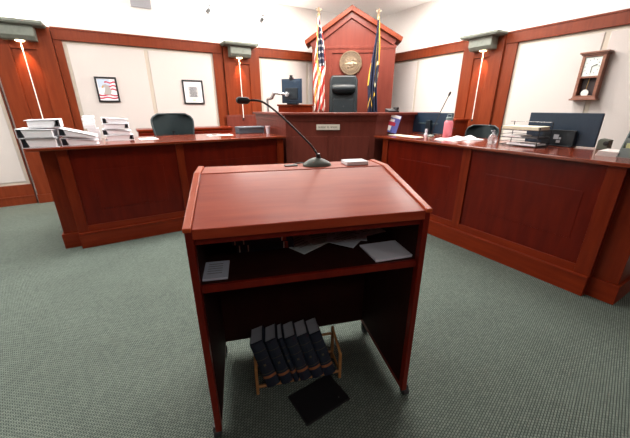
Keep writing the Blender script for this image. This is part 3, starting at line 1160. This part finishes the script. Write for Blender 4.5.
t = thing('folder', 'flat black folder lying on the carpet in front of the oak rack', 'folder', Pw(.528, .062, .002), PA + .35)
a = MB().box(-.14, .14, -.10, .10, 0, .006)
a.build('cover', BLK, t, bevel=.002)
MB().box(-.135, .135, -.095, .095, .006, .009).build('flap', mat('black_vinyl', (.006, .006, .008), .5), t)
MB().lathe([(.003, .009), (.003, .011), (.001, .012)], 8, Matrix.Translation((.09, -.06, 0))).build('stud', SILV, t)


# ------------------------------------------------------------------ binders on the left desk
def binder(label, s, n, z, w_, l_, th_spine, th_edge, rot, tabs=True, pos=Lw, f=AL, tilt=0.0):
    """white ring binder lying flat, spine on the local -x side, its short end facing the room"""
    t = thing('ring_binder', label, 'binder', pos(s, n, z), f + rot, 'white ring binders on the left desk')
    t.rotation_euler = (0, tilt, f + rot)
    h0, h1 = th_spine, th_edge
    c = .004
    a = MB()
    a.prism([(-w_ / 2, 0), (w_ / 2, 0), (w_ / 2, c), (-w_ / 2, c)], -l_ / 2, l_ / 2, 'y')
    a.prism([(-w_ / 2, h0 - c), (w_ / 2, h1 - c), (w_ / 2, h1), (-w_ / 2, h0)], -l_ / 2, l_ / 2, 'y')
    a.prism([(-w_ / 2, 0), (-w_ / 2 + c, 0), (-w_ / 2 + c, h0), (-w_ / 2, h0)], -l_ / 2, l_ / 2, 'y')
    a.build('cover', WHITE, t, bevel=.0015)
    x0 = -w_ / 2 + w_ * .13

    def zt(x):
        return h0 + (h1 - h0) * (x + w_ / 2) / w_ - .008
    x1 = w_ / 2 - .018
    MB().prism([(x0 + .02, .007), (x1, .007), (x1, zt(x1)), (x0, zt(x0))], -l_ / 2 + .008, l_ / 2 - .008, 'y').build('pages', PAPER, t)
    a = MB()
    a.box(-w_ / 2 + .0045, -w_ / 2 + .010, -l_ / 2 + .01, l_ / 2 - .01, .006, h0 - .006)
    for yy in (-l_ * .36, 0, l_ * .36):
        r = min(h0 * .42, .036)
        pts_ = [(-w_ / 2 + .012 + r + r * math.cos(q * PI / 8), yy, h0 / 2 + r * math.sin(q * PI / 8)) for q in range(17)]
        a.tube(pts_, .002, 6)
    a.build('ring_mechanism', SILV, t)
    MB().box(-w_ / 2 + .0045, -w_ / 2 + w_ * .15, -l_ / 2 + .012, -l_ / 2 + .2, .0045, h0 * .93 - .006).build('dark_end_block', MOND, t)  # dark block filling the gap beside the spine
    return t


binder('large white ring binder at the far left desk corner, bottom of its stack', -.74, 4.19, 1.1205, .285, .30, .094, .088, .02)
binder('large white ring binder at the far left desk corner, middle of its stack', -.745, 4.18, 1.2155, .29, .30, .088, .075, -.03)
binder('white ring binder with dark label end, topmost at the far left corner', -.685, 4.21, 1.3065, .27, .28, .078, .074, PI + .04, tilt=.01)
binder('thick white ring binder tapering right in second stack, the lower one', -.428, 4.245, 1.1205, .32, .30, .080, .040, .05)
binder('thick white ring binder tapering right in second stack, the upper one', -.43, 4.245, 1.206, .32, .30, .078, .020, .02, tilt=.10)
binder('white ring binder under three others in the stack nearest the mesh chair', -.07, 4.60, 1.120, .30, .29, .062, .064, PI + .05)
binder('white ring binder second from the bottom, in the stack nearest the mesh chair', -.08, 4.61, 1.185, .30, .29, .066, .040, .02)
binder('white ring binder third from the bottom, in the stack nearest the mesh chair', -.08, 4.60, 1.254, .27, .29, .058, .060, PI - .03)
binder('white ring binder open lidded on top of the stack nearest the mesh chair', -.08, 4.61, 1.316, .27, .29, .068, .045, .06)
t = thing('paper_ream', 'tall bright white block of papers beside the binders, left of the last stack', 'paper', Lw(-.325, 4.70, 1.12), AL + .05)
a = MB()
for k in range(12):
    dx = random.uniform(-.006, .006)
    a.box(-.065 + dx + (.01 if k < 6 else -.015), .05 + dx + (.01 if k < 6 else -.015), -.13, .13, k * .0235, k * .0235 + .0225)
a.build('sheets', PAPER, t, bevel=.002)

# printer-like grey box and white cup at the right end of the left desk
t = thing('desktop_printer', 'flat slate grey device at the bench end of the left desk', 'device', Lw(1.66, 4.72, 1.12), AL)
MB().box(-.20, .20, -.10, .10, 0, .075).build('body', mat('slate', (.075, .10, .125), .5), t, bevel=.008)
MB().box(-.205, .205, -.11, .10, .075, .10).build('lid', mat('slate_light', (.11, .14, .17), .45), t, bevel=.006)
t = thing('paper_cup', 'small white paper cup beside the slate grey device on the left desk', 'cup', Lw(1.87, 4.50, 1.12), 0)
MB().lathe([(.026, 0), (.030, .05), (.036, .105), (.038, .108), (.036, .11), (.030, .06), (.02, .05)], 20).build('cup_body', mat('lilac_white', (.72, .68, .74), .6), t, smooth=True)
o = MB().box(-.035, .035, -.03, .03, 0, .012).build('phone_charger', BLK, loc=Lw(1.08, 4.55, 1.12), rz=AL, bevel=.004)
tag(o, 'tiny black puck on the left desk right of the mesh chair', 'device')
o = MB().box(-.10, .10, -.12, .12, 0, .004).build('paper_sheet', PAPER, loc=Lw(.24, 4.50, 1.12), rz=AL + .1)
tag(o, 'single white sheet on the left desk between binders and mesh chair', 'paper')
o = MB().box(-.17, .17, -.10, .10, 0, .004).build('paper_sheet', PAPER, loc=Lw(1.16, 4.58, 1.12), rz=AL)
o.location.z -= .0005
tag(o, 'single pale sheet under the black puck on the left desk', 'paper')


# ------------------------------------------------------------------ right desk items
def monitor(label, s, n, wd, z0, z1, rot, arm):
    t = thing('monitor', label, 'monitor', Rw(s, n, 1.12), AR + rot)
    a = MB()
    a.box(-wd / 2, wd / 2, 0, .03, z0, z1)
    a.build('display', MON, t, bevel=.006)
    MB().box(-wd / 2 + .012, wd / 2 - .012, .029, .033, z0 + .015, z1 - .012).build('screen', BLK, t)
    return t


t = monitor('dark monitor seen from behind next to the pink bottle on the right desk', -3.13, 3.84, .70, .02, .305, .02, 0)
MB().prism([(-.05, 0), (.05, 0), (.035, .20), (-.035, .20)], -.05, -.005, 'y').build('stand_neck', MOND, t, bevel=.004)
MB().box(-.13, .13, -.10, .08, 0, .012).build('stand_base', MOND, t, bevel=.004)
MB().box(-.20, .14, -.012, 0, .145, .165).build('seam', mat('dark_teal_plastic', (.05, .08, .09), .4), t)
o = MB().lathe([(.03, 0), (.03, .01), (.016, .03), (.02, .06), (.014, .085)], 14, Matrix.Identity(4)).build('webcam_stand', mat('silver_white', (.6, .63, .7), .3), loc=Rw(-3.08, 3.72, 1.12), smooth=True)
tag(o, 'small silver white stand in front of the monitor near the pink bottle', 'device')

t = monitor('wide blue-black monitor seen from behind on the right desk, below the clock', -1.50, 3.85, .63, .012, .325, .0, 0)
a = MB()
a.box(-.13, .16, -.055, -.001, .0, .155)
a.build('stand_housing', MOND, t, bevel=.006)
MB().box(-.14, .165, -.062, -.05, .150, .162).build('housing_lip', BLK, t, bevel=.002)
MB().box(-.10, .15, -.09, .08, .0, .012).build('stand_base', MOND, t, bevel=.004)
a = MB()
a.box(-.02, .025, -.0575, -.055, .07, .115)
a.box(.01, .045, -.0575, -.055, .035, .06)
a.box(.03, .048, -.0575, -.055, .07, .09)
a.build('sticker', mat('sticker_grey', (.5, .55, .6), .5), t)

# tablet / sign on a small stand
t = thing('desk_sign', 'small tilted sign with blue, red and white print at the bench end of right desk', 'sign', Rw(-3.40, 3.34, 1.12), R(-16))
TS = Matrix.Translation((-.02, 0, .035)) @ Matrix.Rotation(R(14), 4, 'Y') @ Matrix.Rotation(R(-6), 4, 'X')
MB().box(-.095, .095, 0, .006, 0, .25, TS).build('board', mat('sign_blue', (.13, .15, .50), .4), t)
a = MB()
a.box(-.09, .09, -.002, 0, .205, .245, TS)
a.box(-.09, .02, -.002, 0, .15, .185, TS)
a.box(-.09, .0, -.002, 0, .02, .09, TS)
a.m = 1
a.box(-.09, .045, -.003, 0, .095, .145, TS)
a.build('print', [PAPER, REDP], t)
a = MB()
a.tube([(0, .01, .0), (0, .01, .06)], .01, 8)
a.box(-.05, .05, -.04, .04, 0, .008)
a.build('stand', BLK, t)
o = MB().box(-.28, .26, -.07, .07, 0, .006).build('paper_sheet', CREAM, loc=Rw(-3.10, 3.33, 1.12), rz=AR - .05)
tag(o, 'long pale sheet along the right desk edge below the small sign', 'paper')

# small desk mic
t = thing('desk_microphone', 'slim black gooseneck microphone standing on the right desk beside the pink bottle', 'microphone', Rw(-2.86, 3.56, 1.12), AR)
MB().lathe([(.05, 0), (.05, .01), (.035, .022), (.012, .03)], 20).build('base', MICG, t, smooth=True)
MB().tube([(0, 0, .03), (.04, 0, .16), (.10, 0, .32), (.165, 0, .46), (.19, 0, .515)], .0055, 8).build('gooseneck', BLK, t, smooth=True)
MB().tube([(.186, 0, .505), (.194, 0, .522), (.208, 0, .552), (.212, 0, .56)], [.006, .013, .012, .005], 12).build('mic_head', BLK, t, smooth=True)

# pink bottle
t = thing('water_bottle', 'pink water bottle with grey lid on the right desk', 'bottle', Rw(-2.70, 3.68, 1.12))
MB().lathe([(.052, 0), (.056, .008), (.056, .185), (.050, .205), (.036, .215)], 24).build('bottle_body', PINK, t, smooth=True)
a = MB().lathe([(.038, .213), (.041, .220), (.041, .250), (.034, .258)], 20)
a.tube([(-.03, 0, .25), (-.025, 0, .285), (.025, 0, .285), (.03, 0, .25)], .007, 8)
a.build('lid', mat('lid_grey', (.16, .22, .22), .4), t, smooth=True)

# crumpled papers
for (s_, n_, w_, d_, r_, lb) in [(-2.46, 3.42, .30, .20, .15, 'crumpled white papers right of the pink bottle, front heap'),
                                 (-2.40, 3.66, .34, .22, -.2, 'flat spread of white papers right of the pink bottle, back heap')]:
    n = 12
    vs, fs = [], []
    rr = random.Random(int(s_ * 100))
    hm = .045 if n_ > 3.5 else .02
    for lay in (0, 1):
        for i in range(n + 1):
            for j in range(n + 1):
                u, v = i / n - .5, j / n - .5
                zz = 0.0 if lay == 0 else .006 + hm * (max(0, 1 - 4 * u * u) * max(0, 1 - 4 * v * v)) ** .5 * (.65 + .35 * math.sin(9 * u + 5 * v) + rr.uniform(-.1, .1))
                vs.append((u * w_, v * d_, zz))
    K = (n + 1) ** 2
    for i in range(n):
        for j in range(n):
            q = i * (n + 1) + j
            fs.append((q, q + 1, q + n + 2, q + n + 1))
            fs.append((K + q, K + q + n + 1, K + q + n + 2, K + q + 1))
    for i in range(n):
        for q, r2 in (((i * (n + 1)), (i + 1) * (n + 1)), (i * (n + 1) + n, (i + 1) * (n + 1) + n), (i, i + 1), (n * (n + 1) + i, n * (n + 1) + i + 1)):
            fs.append((q, r2, K + r2, K + q))
    o = MB().add(vs, fs).build('paper_heap', PAPER, loc=Rw(s_, n_, 1.12), rz=AR + r_)
    tag(o, lb, 'paper')

# sanitizer bottle
t = thing('pump_bottle', 'small clear pump bottle on the right desk left of the letter trays', 'bottle', Rw(-1.945, 3.44, 1.12))
MB().lathe([(.043, 0), (.046, .01), (.046, .06), (.036, .09), (.018, .108), (.014, .112)], 20).build('bottle_body', CLEAR, t, smooth=True)
a = MB().lathe([(.016, .110), (.016, .122), (.007, .124), (.007, .136)], 12)
a.box(-.03, .01, -.007, .007, .134, .142)
a.build('pump', mat('pump_grey', (.5, .54, .6), .4), t)

# stacked letter trays
t = thing('letter_trays', 'three tier black wire letter tray with papers on the right desk', 'letter tray', Rw(-1.69, 3.55, 1.12), AR)
for k in range(3):
    z = .008 + k * .075
    a = MB()
    x0, x1, y0, y1 = -.185, .185, -.11, .13
    for e_, (p, q) in enumerate((((x0, y0), (x1, y0)), ((x1, y0), (x1, y1)), ((x1, y1), (x0, y1)), ((x0, y1), (x0, y0)))):
        a.tube([(p[0], p[1], z), (q[0], q[1], z)], .003, 6)
        if e_:
            a.tube([(p[0], p[1], z + .03), (q[0], q[1], z + .03)], .0025, 6)
    for i in range(8):
        x = x0 + (x1 - x0) * (i + .5) / 8
        a.tube([(x, y0, z), (x, y1, z)], .002, 5)
    tr = a.build('tray', BLK, t)
for (x, y) in ((-.185, -.11), (.185, -.11), (-.185, .13), (.185, .13)):
    MB().tube([(x, y, 0), (x, y,   .19 if y < 0 else .235)], .004, 6).build('post', BLK, t)
a = MB()
for x in (-.185, .185):
    a.tube([(x, .13, .235), (x, .05, .235)], .003, 5)
a.tube([(-.185, .13, .235), (.185, .13, .235)], .003, 5)
a.build('top_wire', SILV, t)
for (k, m_, x0, x1, h, lb) in ((0, PAPER, -.10, .175, .014, 'flat white papers in the lowest letter tray'), (1, PAPER, -.15, .03, .016, 'short white papers in the middle letter tray'),
                          (1, GREYP, .04, .175, .008, 'grey sheet at the right of the middle letter tray'), (2, CREAM, -.175, .175, .034, 'thick cream file in the top letter tray')):
    z = .013 + k * .075
    o = MB().box(x0, x1, -.115, .11, z, z + h).build('paper_pile', m_, loc=Rw(-1.69, 3.55, 1.12), rz=AR, bevel=.004)
    tag(o, lb, 'paper')

# right end of the desk
t = thing('tape_dispenser', 'small grey-green box beside the wide monitor, by the desk end', 'device', Rw(-1.13, 3.88, 1.12), AR)
a = MB().prism([(-.035, 0), (.05, 0), (.05, .09), (-.02, .10), (-.035, .08)], -.05, .05, 'y')
a.build('body', mat('olive_grey', (.12, .135, .105), .5), t, bevel=.006)
MB().lathe([(.02, 0), (.02, .01), (.008, .012)], 14, Matrix.Translation((.03, -.05, .06)) @ RX).build('dial', BLK, t)
o = MB()
for k in range(4):
    o.box(-.07 + k * .004, .07 + random.uniform(-.004, .004), -.12, .12, k * .010, k * .010 + .009)
o = o.build('paper_stack', mat('warm_paper', (.70, .64, .62), .7), loc=Rw(-.945, 3.47, 1.12), rz=AR + .05)
tag(o, 'low stack of pale papers on the desk between wide monitor and acrylic rack', 'paper')
t = thing('brochure_rack', 'grey acrylic brochure rack at the right edge of the picture on the desk', 'rack', Rw(-.745, 3.44, 1.12), AR)
AC = mat('smoky_acrylic', (.22, .27, .27), .25, trans=.1)
a = MB()
a.prism([(-.09, 0), (.10, 0), (.10, .30), (.08, .30)], -.13, -.122, 'x')
a.prism([(-.09, 0), (.10, 0), (.10, .30), (.08, .30)], .122, .13, 'x')
a.box(-.13, .13, .092, .10, 0, .30)
a.box(-.13, .13, -.09, .10, 0, .008)
a.build('rack_body', AC, t)
for k in range(3):
    z, y = .075 * k, -.07 + .05 * k
    MB().box(-.122, .122, y, y + .006, z + .005, z + .075).build('divider', AC, t)
    MB().box(-.10, .10, y + .012, y + .03, .01, z + .11).build('brochures', [mat('yellow_green_card', (.55, .60, .30), .6), mat('blue_card', (.45, .52, .62), .6), PAPER][k], t)

# ------------------------------------------------------------------ pendulum clock on the right wall
t = thing('pendulum_clock', 'wooden pendulum wall clock with square white face on the right wall', 'clock', Rw(-1.965, 5.575, 1.885), AR)
cw, chh = .127, .277
a = MB()
a.box(-cw, -cw + .035, -.11, 0, -chh, chh)
a.box(cw - .035, cw, -.11, 0, -chh, chh)
a.box(-cw + .035, cw - .035, -.11, 0, chh - .04, chh)
a.box(-cw + .035, cw - .035, -.11, 0, -chh, -chh + .04)
a.box(-cw + .035, cw - .035, -.11, -.09, -.02, .005)
a.build('case', CLK, t, bevel=.003)
a = MB()
a.box(-cw - .03, cw + .03, -.14, 0, chh, chh + .022)
a.box(-cw - .015, cw + .015, -.125, 0, chh - .018, chh)
a.build('top_moulding', CLK, t, bevel=.004)
a = MB()
a.box(-cw - .025, cw + .025, -.135, 0, -chh - .022, -chh)
a.box(-cw - .01, cw + .01, -.12, 0, -chh, -chh + .014)
a.build('base_moulding', CLK, t, bevel=.004)
MB().box(-cw + .03, cw - .03, -.02, -.005, -chh + .03, chh - .03).build('back_board', mat('clock_inside', (.05, .03, .03), .5), t)
f = MB().box(-cw + .036, cw - .036, -.095, -.085, .005, chh - .042).build('dial', FACEM, t)
a = MB()
cz = (.005 + chh - .042) / 2
for k in range(12):
    q = 2 * PI * k / 12
    x, z = .075 * math.sin(q), cz + .09 * math.cos(q)
    a.box(x - .003, x + .003, -.0965, -.095, z - .008, z + .008)
a.build('hour_marks', GREYP, f)
a = MB()
a.box(-.004, .004, -.099, -.0965, cz - .075, cz)
a.prism([(0, cz - .004), (.055, cz + .018), (.054, cz + .027), (0, cz + .004)], -.101, -.0985, 'y')
a.build('hands', INK, f)
MB().tube([(0, -.06, 0), (-.012, -.06, -.20)], .004, 8).build('pendulum_rod', BRASS, t)
MB().lathe([(.042, -.008), (.045, 0), (.042, .008)], 24, Matrix.Translation((-.012, -.065, -.205)) @ RX).build('pendulum_bob', mat('bright_disc', (.85, .85, .82), .2, .3), t, smooth=True)

# dark object beyond the end of the right desk
t = thing('dark_floor_object', 'dark low object on the carpet beyond the end of the right desk', 'device', Rw(-.66, 4.14, 0), AR + .5)
MB().box(-.12, .12, -.04, .04, 0, .045).build('body', BLK, t, bevel=.006)
MB().box(-.10, .05, -.045, -.038, .03, .04).build('metal_strip', SILV, t)
